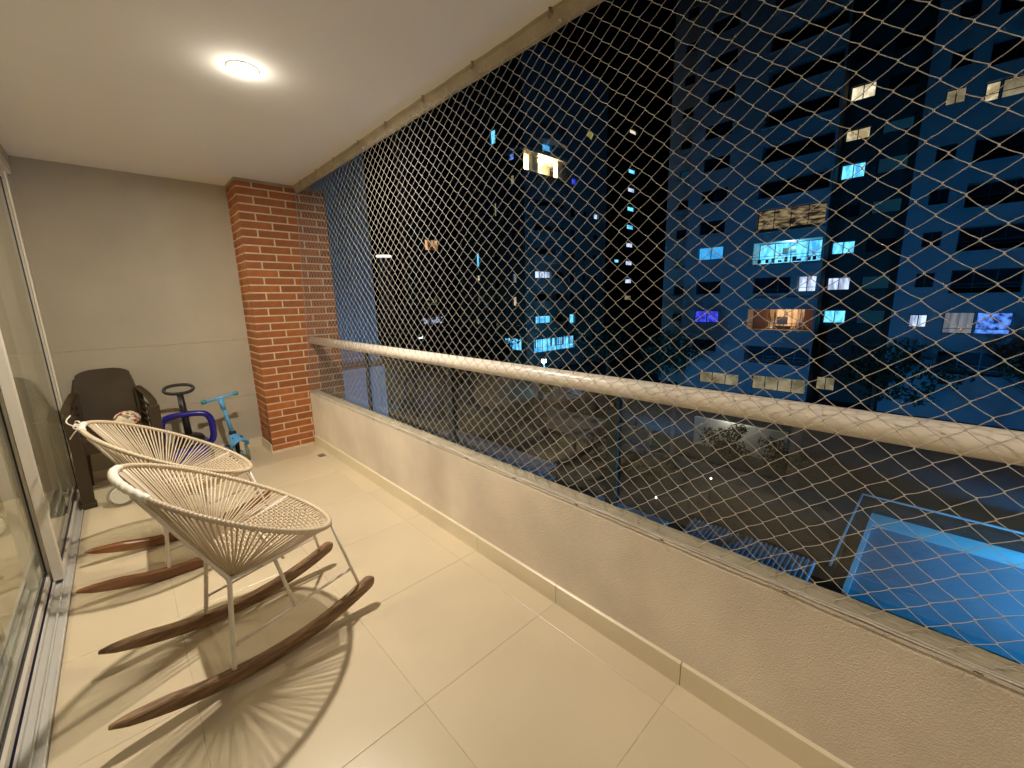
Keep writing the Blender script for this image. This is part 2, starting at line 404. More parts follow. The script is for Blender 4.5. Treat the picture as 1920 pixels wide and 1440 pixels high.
# ------------------------------------------------------------------ sliding doors and room
trk = empty('door_track', 'ridged aluminium sliding door track set along the edge of the tiled floor', 'door track', (-1.7, 0, 0))
T0 = (-1.7, 0, 0)
child_box('base', (-1.80, -2.2, -.02), (-1.622, 4.57, .004), M_alu, trk, T0)
for xa, xb, h in ((-1.628, -1.622, .014), (-1.655, -1.650, .020), (-1.690, -1.682, .022), (-1.720, -1.714, .022), (-1.752, -1.744, .024), (-1.80, -1.79, .03)):
    child_box('rib', (xa, -2.2, .004), (xb, 4.57, h), M_alu, trk, T0)
child_box('gasket', (-1.712, -2.2, .0045), (-1.692, 4.57, .007), mat('blue_black_gasket', (.01, .012, .04), .4), trk, T0)
def door(label, x, ya, yb, stile):
    d = empty('sliding_door', label, 'door', (x, (ya + yb) / 2, .02), 0, 'glass sliding doors of the balcony')
    O = (x, (ya + yb) / 2, .02); t = .018
    child_box('glass_pane', (x - .004, ya + stile, .07), (x + .004, yb - .045, 2.22), M_dglass, d, O)
    child_box('stile', (x - t, ya, .024), (x + t, ya + stile, 2.27), M_alud, d, O)
    child_box('stile', (x - t, yb - .045, .024), (x + t, yb, 2.27), M_alud, d, O)
    child_box('bottom_rail', (x - t, ya + stile, .024), (x + t, yb - .045, .055), M_alud, d, O)
    child_box('gasket', (x - .007, ya + stile, .055), (x + .007, yb - .045, .07), M_black, d, O)
    child_box('gasket', (x - .007, yb - .052, .07), (x + .007, yb - .045, 2.22), M_black, d, O)
    child_box('gasket', (x - .007, ya + stile, .07), (x + .007, ya + stile + .008, 2.22), M_black, d, O)
    child_box('top_rail', (x - t, ya + stile, 2.22), (x + t, yb - .045, 2.27), M_alud, d, O)
    return d
door('far fixed glass door panel beside the plastic armchair, with wide pale stile', -1.668, 2.93, 4.44, .055)
door('second glass door panel just behind the wide pale stile', -1.715, 1.45, 3.03, .03)
door('nearest glass door panel at the left edge of the photo', -1.765, .60, 2.31, .06)
fr = empty('door_frame', 'aluminium frame around the sliding doors with plastered lintel above', 'door frame', (-1.7, 0, 0))
child_box('head', (-1.80, -2.2, 2.275), (-1.625, 4.575, 2.33), M_alud, fr, T0)
child_box('jamb', (-1.80, 4.50, .004), (-1.645, 4.575, 2.275), M_alud, fr, T0)
child_box('lintel', (-1.80, -2.2, 2.332), (-1.622, 4.575, 2.40), M_plaster, fr, T0)
# living room behind the doors
M_room = mat('room_wall_paint', (.52, .48, .40), .85, var=.05, vscale=1.5)
rm = MB().box((-4.6, -2.2, -.02), (-1.80, 4.6, -.002)); o = rm.build('room_floor', mat('room_floor', (.45, .38, .27), .4, var=.1, vscale=2)); tag(o, kind='structure')
wallbox('room_wall', (-4.75, -2.2, 0), (-4.6, 4.6, H), M_room, 'beige back wall of the living room seen through the door glass')
wallbox('room_wall', (-4.6, 4.6, 0), (-1.76, 4.75, H), M_room, 'beige side wall of the living room next to the far door panel')
o = MB().box((-4.75, -2.35, H + .001), (-1.665, 4.75, H + .16)).build('room_ceiling', M_ceil); tag(o, kind='structure')
r = empty('room_light', 'added unseen lamp behind the door glass, standing in for light reflected off the doors', 'ceiling light', (-3.9, 4.25, H))  # added lamp: lights the room and throws door-frame bands onto the balcony floor
MB().lathe([(.10, 0), (.10, -.02), (.09, -.035), (0, -.038)], 32).build('lamp_shade', emit('added_lamp_shade', (1, .85, .6), 1.5), r)
ld = bpy.data.lights.new('lamp', 'POINT'); ld.energy = 95; ld.color = (1, .88, .70); ld.shadow_soft_size = .05
lo = bpy.data.objects.new('lamp', ld); COL.objects.link(lo); lo.parent = r; lo.location = (0, 0, -.10)

# ------------------------------------------------------------------ rocking chairs
HP = (0.0069, 0.617, 0.3763, 0.3579, -0.028, 0.5519, -0.0037)
def hoopP(ph, rr=0.0):
    u0, z0, Ls, W, k, tl, q = HP
    Ls -= rr; W -= rr
    s = Ls * math.cos(ph); v = W * math.sin(ph) * (1 + k * math.cos(ph))
    return Vector((u0 + s * math.cos(tl), v, z0 - s * math.sin(tl) + q * math.sin(ph) ** 2))
def rocker_z(u): return 1.1 - math.sqrt(1.1 ** 2 - (u + .01) ** 2)
BC = Vector((-.085, .17, .385))
def tubeobj(name, pts, r, m, par, n=10, smooth=True, sub=0):
    return MB().tube(pts, r, n).build(name, m, par, smooth=smooth)
def smoothpath(pts, it=2):
    pts = [Vector(p) for p in pts]
    for _ in range(it):
        q = [pts[0]]
        for a, b in zip(pts[:-1], pts[1:]): q += [a * .75 + b * .25, a * .25 + b * .75]
        q.append(pts[-1]); pts = q
    return pts
def rocking_chair(label, loc, yaw, th, wood, seed, knot):
    rnd = random.Random(seed)
    root = empty('rocking_chair', label, 'rocking chair', loc, yaw, 'round corded rocking chairs on the balcony')
    root.rotation_mode = 'QUATERNION'
    Rz = Matrix.Rotation(yaw, 4, 'Z'); Ry = Matrix.Rotation(th, 4, 'Y')
    # roll about the rocker centre
    off = Vector((0, 0, 1.1)); off2 = off - Ry @ off
    root.rotation_quaternion = (Rz @ Ry).to_quaternion(); root.location = Vector(loc) + Rz @ off2
    # hoop
    N = 720
    pts = [hoopP(2 * math.pi * k / N) for k in range(N)]
    rs = [.0090 + (.0019 if k % 4 < 2 else 0) for k in range(N)]
    MB().tube(pts, rs, 10, closed=True).build('hoop', M_cord, root, smooth=True)
    # white tape wrapped round the back of the hoop
    a0, a1 = (math.pi - .38, math.pi + .62) if not knot else (math.pi - .16, math.pi + .22)
    tp = [hoopP(a0 + (a1 - a0) * k / 60) for k in range(61)]
    MB().tube(tp, [.0118 + (.0022 if k % 6 in (2, 3, 4) else 0) + rnd.uniform(-.0006, .0006) for k in range(61)], 12).build('tape_wrap', M_tape, root, smooth=True)
    if knot:
        kb = MB(); c = hoopP(math.pi + .05)
        for s_, sz in ((1, .030), (-1, .022)):
            pl = []
            for k in range(17):
                a = 2 * math.pi * k / 16
                pl.append(c + Vector((-.012 + .010 * math.cos(a), s_ * (.020 + sz * .7 * (1 - math.cos(a)) / 2), .012 + sz * .5 * math.sin(a))))
            kb.tube(pl, .0035, 6)
        kb.tube(smoothpath([c, c + Vector((-.03, .012, .01)), c + Vector((-.052, .03, .032)), c + Vector((-.03, .05, .055))]), .003, 6)
        kb.tube(smoothpath([c, c + Vector((-.02, -.02, -.01)), c + Vector((-.045, -.018, -.045))]), .003, 6)
        kb.build('cord_knot', M_tape, root, smooth=True)
    # seat side pipes and rear bar
    for s_ in (-1, 1):
        bc = Vector((BC.x, BC.y * s_, BC.z)); fp = hoopP(s_ * R_(37)); top = hoopP(math.pi - s_ * .42) + Vector((0, 0, -.012))
        tubeobj('seat_pipe', [bc, bc.lerp(fp, .5) + Vector((0, 0, -.012)), fp], .0075, M_pipe, root)
        foot = Vector((-.124, .21 * s_, rocker_z(-.124) + .040))
        tubeobj('rear_leg', smoothpath([top, bc.lerp(top, .04), bc, bc.lerp(foot, .10), foot]), .0085, M_pipe, root)
        ff = Vector((.372, .21 * s_, rocker_z(.372) + .036)); ft = hoopP(s_ * R_(25))
        tubeobj('front_leg', [ft, ff], .0062, M_pipe, root)
        rl = foot.lerp(bc, .27); rr = ff.lerp(ft, .30)
        tubeobj('side_rail', [rl, rr], .0055, M_pipe, root)
        mp = bc.lerp(fp, .42) + Vector((0, 0, -.010)); tubeobj('brace', [mp, rl.lerp(rr, .475)], .0068, M_pipe, root)
        # rocker: curved plank with rounded tips
        us = [-.452 + .892 * t_ for t_ in (0, .003, .008, .016, .03, .05, .08, .12, .16)] + [-.452 + .892 * (.20 + .74 * k / 26) for k in range(27)] + [.440 - d_ for d_ in (.040, .028, .018, .011, .006, .0025, .0007, 0)]
        vs = []; fs = []; n = len(us) - 1
        for k in range(n + 1):
            u = us[k]; zb = rocker_z(u); t = (zb and (u + .01) / 1.1)
            tl = 1.0
            e0 = (u + .452); e1 = (.440 - u)
            top_h = .050 * min(1, .22 + .78 * (max(e0, 0) / .13) ** .75) * (math.sqrt(max(0, 1 - (1 - min(1, e1 / .024)) ** 2)) * .92 + .08)
            zb2 = zb + (.050 - top_h) * .5 * (1 if e1 < .024 else 0)
            hw = .0185 * min(1, .45 + .55 * (max(e0, 0) / .04)) * (math.sqrt(max(0, 1 - (1 - min(1, e1 / .018)) ** 2)) * .85 + .15); c_ = min(.005, hw * .5, top_h * .4)
            nx = -math.sin(t); nz = math.cos(t)
            def pt(y, h): return (u + nx * h, .21 * s_ + y, zb2 + nz * h)
            vs += [pt(-hw + c_, 0), pt(hw - c_, 0), pt(hw, c_), pt(hw, top_h - c_), pt(hw - c_, top_h), pt(-hw + c_, top_h), pt(-hw, top_h - c_), pt(-hw, c_)]
        for k in range(n):
            for q in range(8): fs.append((k*8+q, k*8+(q+1) % 8, (k+1)*8+(q+1) % 8, (k+1)*8+q))
        fs += [tuple(range(7, -1, -1)), tuple(n * 8 + q for q in range(8))]
        MB().add(vs, fs).build('rocker', wood, root, smooth=False)
    tubeobj('rear_bar', [(BC.x, -BC.y, BC.z), (BC.x - .008, 0, BC.z - .006), (BC.x, BC.y, BC.z)], .0075, M_pipe, root)
    tubeobj('cross_bar', [(.09, -.195, .392), (.09, .195, .392)], .005, M_pipe, root)
    # radiating cords, each a piece of its own
    def cord(ph, tgt, side=1):
        a = hoopP(ph, .0); b = Vector(tgt)
        d = (b - a).normalized(); a = a + d * .004
        mid = a.lerp(b, .5) + Vector((rnd.uniform(-.002, .002), rnd.uniform(-.002, .002), -.006 * rnd.random()))
        MB().tube([a, mid, b], .0036, 6).build('cord', M_cord, root, smooth=True)
    for s_ in (-1, 1):
        nS = 38
        for k in range(nS):
            ph = R_(39) + (R_(158) - R_(39)) * k / (nS - 1) + rnd.gauss(0, .004)
            f = k / (nS - 1)
            tgt = (BC.x + .055 * (1 - f) ** 1.6, s_ * (BC.y - .02 * f + .004), BC.z + .004 + .008 * (k % 3) / 3 + .004 * (1 - f))
            cord(s_ * ph, tgt)
    nB = 15
    for k in range(nB):
        ph = R_(161) + R_(38) * k / (nB - 1)
        if abs(ph - math.pi) < R_(11): continue
        v = .14 * (1 - 2 * k / (nB - 1)); cord(ph, (BC.x, v, BC.z + .004))
    # woven seat: cords over and under between the side pipes and the front of the hoop
    ws = MB(); nl = 26
    def seatp(a, t):        # a -1..1 across, t 0..1 from rear bar to front hoop
        h = hoopP(a * R_(36)); b = Vector((BC.x, a * BC.y, BC.z))
        p = b.lerp(h, t); p.z -= .028 * math.sin(math.pi * t) * (1 - a * a); return p
    nt_ = 32
    for i in range(nl):
        a = -1 + 2 * (i + .5) / nl
        pts = []
        for j in range(nt_ * 2 + 1):
            t = j / (nt_ * 2)
            p = seatp(a, t); p.z += .0040 * (1 if ((j // 2 + i) % 2) else -1) * (1 if j % 2 else 0) * (1 if t < .93 else 0); pts.append(p)
        ws.tube(pts, .0044, 6, cap=False)
    for j in range(nt_ - 3):
        t = (j + .5) / nt_
        pts = []
        for i in range(nl * 2 + 1):
            a = -1 + 2 * i / (nl * 2); p = seatp(a, t); p.z -= .0040 * (1 if ((j + i // 2) % 2) else -1) * (1 if i % 2 else 0); pts.append(p)
        ws.tube(pts, .0044, 6, cap=False)
    ws.build('woven_seat', M_cord, root, smooth=True)
    return root
rocking_chair('nearer cream corded round rocking chair with dark weathered rockers and taped back', (-1.035, 1.86, 0), R_(4.12), 0.0, M_wood1, 3, False)
rocking_chair('farther cream corded round rocking chair with reddish brown rockers and knotted cord at the back', (-1.153, 2.804, 0), -.0318, -.0246, M_wood2, 9, True)

# ------------------------------------------------------------------ brown plastic armchair
M_pl = mat('brown_plastic', (.055, .038, .020), .6, spec=.25, var=.1, vscale=10)
pc = empty('plastic_armchair', 'dark brown moulded plastic armchair against the end wall with a ball on its seat', 'armchair', (-1.385, 4.25, 0), R_(3)); pc.scale = (.87, .86, 1.0)
def grid_shell(fn, nu, nv, th):
    b = MB(); P = [[Vector(fn(i / nu, j / nv)) for j in range(nv + 1)] for i in range(nu + 1)]
    vs = [p for r_ in P for p in r_]; m = len(vs); 
    nrm = []
    for i in range(nu + 1):
        for j in range(nv + 1):
            a = P[min(i+1, nu)][j] - P[max(i-1, 0)][j]; c = P[i][min(j+1, nv)] - P[i][max(j-1, 0)]
            n_ = a.cross(c); n_.normalize(); nrm.append(n_)
    vs2 = vs + [v - n_ * th for v, n_ in zip(vs, nrm)]
    fs = []; W = nv + 1
    for i in range(nu):
        for j in range(nv):
            q = (i*W+j, (i+1)*W+j, (i+1)*W+j+1, i*W+j+1); fs.append(q); fs.append(tuple(m + x for x in reversed(q)))
    for i in range(nu):
        for j in (0, nv):
            q = (i*W+j, i*W+j+m, (i+1)*W+j+m, (i+1)*W+j); fs.append(q if j == 0 else tuple(reversed(q)))
    for j in range(nv):
        for i in (0, nu):
            q = (i*W+j, i*W+j+1, i*W+j+1+m, i*W+j+m); fs.append(q if i == 0 else tuple(reversed(q)))
    return b.add(vs2, fs)
def backf(s, t):      # s across, t up
    hw = .185 + .03 * math.sin(math.pi * min(t * 1.1, 1)) * .6 - .02 * max(0, t - .85) * 6 * .5
    x = (s - .5) * 2 * hw; z = .40 + .50 * t - (.035 * (abs(s - .5) * 2) ** 4 if t > .7 else 0) * (t - .7) / .3
    y = .17 + .16 * t + .03 * (1 - (2 * s - 1) ** 2); return (x, y, z)
grid_shell(backf, 16, 16, .012).build('backrest', M_pl, pc, smooth=False)
def seatf(s, t):
    x = (s - .5) * 2 * (.225 - .03 * t); y = -.24 + .43 * t; z = .465 - .025 * math.sin(math.pi * t) * math.sin(math.pi * s) - .05 * max(0, .12 - t) * 5; return (x, y, z)
grid_shell(lambda s, t: seatf(s, t), 14, 14, .014).build('seat', M_pl, pc)
rbox((-.225, -.245, .36), (.225, -.225, .455), .006).build('apron', M_pl, pc)
for s_ in (-1, 1):
    # arm: flat curved top running from the back to the front leg
    ap = [(.205, .235, .74), (.245, .12, .70), (.262, -.02, .665), (.262, -.16, .655), (.255, -.225, .62)]
    ap = smoothpath([(s_ * x, y, z) for x, y, z in ap], 2)
    MB().tube(ap, .030, 10, flat=.35).build('armrest', M_pl, pc, smooth=True)
    def leg(pts, w0, w1, name='leg'):
        pts = [Vector((s_ * x, y, z)) for x, y, z in pts]; b = MB(); vs = []; fs = []
        for k, p in enumerate(pts):
            f = k / (len(pts) - 1); w_ = w0 + (w1 - w0) * f; d = w_ * .8
            vs += [p + Vector(q) for q in ((-w_, -d, 0), (w_, -d, 0), (w_, d, 0), (-w_, d, 0))]
        for k in range(len(pts) - 1):
            for q in range(4): fs.append((k*4+q, k*4+(q+1) % 4, (k+1)*4+(q+1) % 4, (k+1)*4+q))
        fs += [(3, 2, 1, 0), tuple(len(pts) * 4 - 4 + q for q in range(4))]
        b.add(vs, fs).build(name, M_pl, pc, bevel=.006)
    leg([(.255, -.29, 0), (.25, -.262, .2), (.245, -.24, .40), (.257, -.225, .64)], .040, .036)
    leg([(.235, .29, 0), (.222, .24, .2), (.205, .20, .42), (.205, .235, .74)], .024, .028)
    MB().box((s_ * .255 - .048, -.335, 0), (s_ * .255 + .048, -.245, .035)).build('foot', M_pl, pc, bevel=.006)
    for k in range(4):                                        # open slats under each arm
        z = .47 + .05 * k
        MB().tube([(s_ * .225, -.19, z - .01), (s_ * .235, 0, z), (s_ * .208, .205, z + .02)], .011, 8, flat=.5).build('side_slat', M_pl, pc, smooth=True)
# second armchair stacked inside (only its base rim shows)
# ball
def ballmat():
    m = bpy.data.materials.new('ball_skin'); m.use_nodes = True; t = m.node_tree; b = t.nodes['Principled BSDF']; N = t.nodes.new; L = t.links.new
    tc = N('ShaderNodeTexCoord'); v = N('ShaderNodeTexVoronoi'); v.inputs['Scale'].default_value = 55; L(tc.outputs['Object'], v.inputs['Vector'])
    r_ = N('ShaderNodeValToRGB'); r_.color_ramp.interpolation = 'CONSTANT'
    e = r_.color_ramp.elements; e[0].color = (.70, .62, .48, 1); e[1].position = .40; e[1].color = (.08, .03, .02, 1)
    x = e.new(.55); x.color = (.45, .015, .03, 1); x = e.new(.72); x.color = (.30, .22, .12, 1); x = e.new(.84); x.color = (.70, .60, .45, 1)
    sep = N('ShaderNodeSeparateColor'); L(v.outputs['Color'], sep.inputs[0]); L(sep.outputs[0], r_.inputs['Fac'])
    L(r_.outputs['Color'], b.inputs['Base Color']); b.inputs['Roughness'].default_value = .4; return m
bm = bmesh.new(); bmesh.ops.create_icosphere(bm, subdivisions=4, radius=.074); me = bpy.data.meshes.new('ball'); bm.to_mesh(me); bm.free(); me.materials.append(ballmat())
me.polygons.foreach_set('use_smooth', [True] * len(me.polygons))
o = link('ball', me, None, (-1.312, 4.10, .556)); o.scale = (1.05, 1.05, .86); tag(o, 'small red and white patterned ball resting on the brown plastic armchair', 'ball')

# white toy wheel on the floor
tw = empty('toy_drum', 'round white plastic toy standing on edge on the floor beside the armchair leg', 'toy', (-1.42, 3.86, .075), R_(-12))
MB().lathe([(0, -.02), (.055, -.02), (.062, -.014), (.062, .014), (.055, .02), (.05, .016), (0, .016)], 32, axis=(.35, -1, .15)).build('drum', mat('white_plastic', (.62, .60, .50), .35), tw, smooth=False)
MB().lathe([(.064, -.006), (.075, -.008), (.077, .0), (.075, .008), (.064, .006), (.064, -.006)], 32, axis=(.35, -1, .15)).build('rim', mat('grey_rubber', (.30, .28, .22), .6), tw, smooth=True)

# ------------------------------------------------------------------ ride-on push toy
M_blue = mat('blue_plastic', (.012, .008, .22), .3); M_blk = mat('black_plastic', (.012, .010, .012), .35)
rt = empty('ride_on_toy', 'blue and black ride-on toy with oval black handle and blue hoop guard', 'ride-on toy', (-.965, 4.24, 0), R_(-8))
body = rbox((-.125, -.24, .10), (.125, .20, .25), .05, 4); body.build('body', M_blue, rt, smooth=True)
rbox((-.085, -.13, .235), (.085, .12, .285), .03, 3).build('seat', M_blk, rt, smooth=True)
MB().lathe([(.10, .25), (.105, .29), (.085, .315), (.05, .33), (0, .335)], 24).build('column_base', M_blk, rt, smooth=True)
MB().tube([(0, .0, .31), (-.006, .01, .50), (-.012, .02, .665)], [.034, .032, .030], 14, flat=.75).build('handle_column', M_blk, rt, smooth=True)
hp = [(-.014 + .095 * math.copysign(abs(math.cos(a)) ** .8, math.cos(a)), .022 + .012 * math.sin(a), .705 + .034 * math.sin(a)) for a in [2 * math.pi * k / 36 for k in range(36)]]
MB().tube(hp, .0125, 10, closed=True).build('handle', M_blk, rt, smooth=True)
gp = smoothpath([(-.165, -.02, .20), (-.170, -.02, .37), (-.155, -.02, .47), (-.09, -.02, .50), (.09, -.02, .50), (.155, -.02, .47), (.170, -.02, .37), (.160, -.02, .25), (.10, -.02, .22)], 3)
MB().tube(gp, .024, 12).build('guard_hoop', M_blue, rt, smooth=True)
for x in (-.12, .12):
    for y in (-.17, .15):
        MB().lathe([(0, -.022), (.05, -.022), (.062, -.012), (.062, .012), (.05, .022), (0, .022)], 20, (x, y, .0625), (1, 0, 0)).build('wheel', M_blk, rt, smooth=True)

# ------------------------------------------------------------------ scooter
M_cy = mat('cyan_plastic', (.12, .42, .78), .35); M_cyw = glass('clear_wheel', (.55, .75, .75), 1.5)
scn = empty('kick_scooter', 'small turquoise three wheeled kick scooter leaning by the end wall', 'scooter', (-.640, 4.24, 0), R_(6))
MB().tube([(-.018, .045, .265), (-.038, .052, .40), (-.058, .058, .54)], [.0165, .0155, .0125], 14).build('stem', M_cy, scn, smooth=True)
MB().tube([(-.0475, .0545, .475), (-.062, .060, .575)], [.019, .023], 14).build('stem_collar', M_cy, scn, smooth=True)
MB().tube([(-.180, .072, .562), (-.062, .060, .580), (.058, .048, .602)], .0115, 14).build('handlebar', M_cy, scn, smooth=True)
for a, b in (((-.198, .074, .560), (-.160, .070, .566)), ((.036, .050, .598), (.074, .046, .604))):
    MB().tube([a, Vector(a).lerp(Vector(b), .15), Vector(a).lerp(Vector(b), .85), b], [.014, .0185, .0185, .014], 14).build('grip', mat('teal_grip', (.045, .27, .34), .6), scn, smooth=True)
rbox((-.042, .022, .228), (.010, .066, .272), .008, 2).build('clamp', M_blk, scn)
def bodyf(s_, t):      # fork housing sloping down from the clamp to the wheels
    hw = .028 + .034 * t ** .8; x = -.018 + (s_ - .5) * 2 * hw + .020 * t
    return (x, .045 - .095 * t, .235 - .028 * t - .055 * t * t * abs(s_ - .5) * 2 - .02 * abs(s_ - .5))
grid_shell(bodyf, 8, 10, .02).build('front_body', M_cy, scn, smooth=True)
def panf(s_, t):
    hw = .018 + .024 * t; return (-.016 + (s_ - .5) * 2 * hw + .016 * t, .034 - .060 * t, .2385 - .022 * t)
grid_shell(panf, 6, 6, .004).build('body_panel', M_blk, scn)
arc = [(-.052 + .120 * k / 12, -.062 - .004 * math.sin(math.pi * k / 12), .165 + .034 * math.sin(math.pi * (k + .6) / 13.2) + .012 * k / 12) for k in range(13)]
MB().tube(arc, .012, 10, flat=.8).build('front_fender', M_cy, scn, smooth=True)
rbox((-.04, .03, .05), (.045, .30, .068), .008, 2).build('deck', M_cy, scn)
MB().tube([(-.002, .01, .20), (0, .03, .06)], .018, 10).build('fork', M_blk, scn, smooth=True)
for x in (-.040, .056):
    wo = MB().lathe([(.030, -.013), (.058, -.013), (.074, -.009), (.077, 0), (.074, .009), (.058, .013), (.030, .013)], 28, (x, -.035, .078), (1, -.25, .10)).build('front_wheel', mat('smoky_wheel', (.14, .22, .19), .2), scn, smooth=True)
    MB().lathe([(0, -.015), (.030, -.012), (.032, 0), (.030, .012), (0, .015)], 16, (x, -.035, .078), (1, -.25, .10)).build('hub', M_blk, wo, smooth=True)
MB().lathe([(0, -.012), (.035, -.012), (.038, 0), (.035, .012), (0, .012)], 20, (0, .31, .038), (1, 0, 0)).build('rear_wheel', M_blk, scn, smooth=True)

# ================================================================== outside
G = -6.5
M_ground = mat('dark_ground', (.028, .030, .024), .95, var=.4, vscale=.35, bump=.3, bscale=3)
gr = MB().add([(-300, -300, G), (400, -300, G), (400, 400, G), (-300, 400, G)], [(0, 1, 2, 3)]).build('ground', M_ground); tag(gr, kind='structure')
pv = MB().box((10.5, -12, G - .1), (29, 40, G + .004)).build('courtyard_paving', mat('courtyard_paving', (.055, .052, .045), .8, var=.3, vscale=.8)); tag(pv, kind='structure')

M_facA = mat('pale_render', (.42, .42, .42), .9, var=.06, vscale=.6)
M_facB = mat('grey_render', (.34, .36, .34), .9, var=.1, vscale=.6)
M_facD = mat('dark_shade_render', (.10, .09, .075), .9)  # dark tone carries the shade of the recessed bay; cores share it
M_pane = mat('dark_window_glass', (.015, .02, .025), .4, spec=.2)
M_wf = mat('window_frame_metal', (.10, .10, .10), .4, metal=.5)
M_barrier = mat('balcony_bar', (.05, .06, .07), .5)
E_ = {
 'cyan': emit('window_cyan', (.16, .66, 1.0), .85, (.04, .28, .60), 1.3, stretch=(1, 3, 1.2)),
 'cyan2': emit('window_cyan_plain', (.06, .42, .85), .6, (.03, .25, .6), 1.0),
 'white': emit('window_cool_white', (.62, .76, 1.0), .65, (.22, .28, .42), 1.6, stretch=(1, 3, .6)),
 'warm': emit('window_warm', (1.0, .55, .25), .55, (.05, .02, .01), 1.6, stretch=(1, 2.4, .35)),
 'warmdim': emit('window_warm_dim', (.30, .22, .11), .5, (.015, .012, .01), 1.5, stretch=(1, 1, 3)),
 'cream': emit('window_cream', (1.0, .88, .62), .55, (.35, .27, .14), 1.4),
 'creamdim': emit('window_cream_dim', (.42, .36, .22), .35, (.18, .15, .08), 1.2),
 'violet': emit('window_blue_glow', (.05, .08, .85), .6, (.02, .02, .25), 3.0),
 'teal': emit('window_teal_dim', (.002, .013, .022), 1.0, (.002, .010, .018), .8),
 'sparkle': emit('window_blue_sparkle', (.12, .30, .95), .6, (.004, .02, .14), 3.2),
 'greyw': emit('window_grey_curtain', (.20, .22, .26), .5, (.09, .10, .12), 1.5, stretch=(1, 4, .3)),
}
def P3(ax, val, a, z, d=0.0, inn=1):    # point on a vertical facade; d = depth into the building
    return (val + d * inn, a, z) if ax == 0 else (a, val + d * inn, z)
def facade(root, ax, val, a0, a1, z0, z1, rects, m, depth=.25, name='wall'):
    # rects: (a0,a1,z0,z1,kind,mullions,bars)
    A = sorted(set([a0, a1] + [r_[0] for r_ in rects] + [r_[1] for r_ in rects])); Z = sorted(set([z0, z1] + [r_[2] for r_ in rects] + [r_[3] for r_ in rects]))
    b = MB()
    for i in range(len(A) - 1):
        run = None
        for j in range(len(Z) - 1):
            ca, cz = (A[i] + A[i+1]) / 2, (Z[j] + Z[j+1]) / 2
            hole = any(r_[0] < ca < r_[1] and r_[2] < cz < r_[3] for r_ in rects)
            if not hole and run is None: run = Z[j]
            if (hole or j == len(Z) - 2) and run is not None:
                top = Z[j] if hole else Z[j+1]
                b.add([P3(ax, val, A[i], run), P3(ax, val, A[i+1], run), P3(ax, val, A[i+1], top), P3(ax, val, A[i], top)], [(0, 1, 2, 3)]); run = None
    for r_ in rects:
        a, c, z, y = r_[:4]; q = [(a, z), (c, z), (c, y), (a, y)]; dp = depth if len(r_) < 8 else r_[7]
        for k in range(4):
            p, p2 = q[k], q[(k + 1) % 4]
            b.add([P3(ax, val, *p), P3(ax, val, *p2), P3(ax, val, *p2, d=dp), P3(ax, val, *p, d=dp)], [(0, 1, 2, 3)])
    b.build(name, m, root)
    for r_ in rects:
        a, c, z, y, kind = r_[:5]; mul = r_[5] if len(r_) > 5 else 1; bars = r_[6] if len(r_) > 6 else 0; dp = depth if len(r_) < 8 else r_[7]
        wf = MB(); t = .05
        def bar(aa, cc, zz, yy, d0=dp - .06, d1=dp - .01):
            p, q = P3(ax, val, aa, zz, d0), P3(ax, val, cc, yy, d1); wf.box([min(p[i], q[i]) for i in range(3)], [max(p[i], q[i]) for i in range(3)])
        bar(a, c, z, z + t); bar(a, c, y - t, y); bar(a, a + t, z + t, y - t); bar(c - t, c, z + t, y - t)
        for k in range(1, mul + 1):
            ac = a + (c - a) * k / (mul + 1); bar(ac - t / 2, ac + t / 2, z + t, y - t)
        if bars:
            for k in range(bars): bar(a, c, z + .30 + .22 * k, z + .33 + .22 * k, .02, .06)
        wo = wf.build('window', M_wf, root)
        pm_ = M_pane if kind == 'dark' else E_[kind]
        MB().add([P3(ax, val, a, z, dp - .008), P3(ax, val, c, z, dp - .008), P3(ax, val, c, y, dp - .008), P3(ax, val, a, y, dp - .008)], [(0, 1, 2, 3)]).build('pane', pm_, wo)

# tower A: pale tower facing the balcony -----------------------------
ta = empty('apartment_tower', 'tall pale blue-lit apartment tower at right with bright cyan balcony room', 'building', (35.1, 9, G))
ta.location = (0, 0, 0)
fl = [-3.72 + 2.4 * k for k in range(13)]          # sill heights
def lit(rects, z0, table, default):
    for (lo, hi, k) in table:
        if lo <= z0 < hi: return k
    return default
rA = []
for k, z in enumerate(fl):
    # wide balcony openings
    kd = {0: 'dark', 1: 'warm', 2: 'dark', 3: 'cyan', 4: 'warmdim'}.get(k, 'dark')
    zz0 = {0: -3.9, 1: -1.34, 2: 1.44, 3: 3.64, 4: 6.15}.get(k, z + .12); zz1 = {0: -2.6, 1: .25, 2: 2.62, 3: 5.2, 4: 7.56}.get(k, z + 1.35)
    if k == 2:
        rA += [(8.55, 11.0, zz0, zz1, 'dark', 2, 1), (6.98, 8.1, 1.5, 2.62, 'white', 1, 1)]
    else:
        rA += [(6.9, 11.2, zz0, zz1, kd, 3, 2, 1.5 if k in (1, 3) else .5 if k == 4 else 1.0)]
    ks = {1: 'violet', 3: 'cyan2'}.get(k, 'dark')
    rA += [(13.45, 15.45, z + .45 + (2.4 * 0) if k != 3 else 4.28, z + 1.45 if k != 3 else 5.3, ks, 1)]
rA += [(11.5, 14.7, -6.05, -5.05, 'creamdim', 2), (6.9, 10.5, -6.05, -4.93, 'creamdim', 3)]
rA = [r_ for r_ in rA]
facade(ta, 0, 35.1, 6.75, 16.5, G, 27, rA, M_facA, .25)
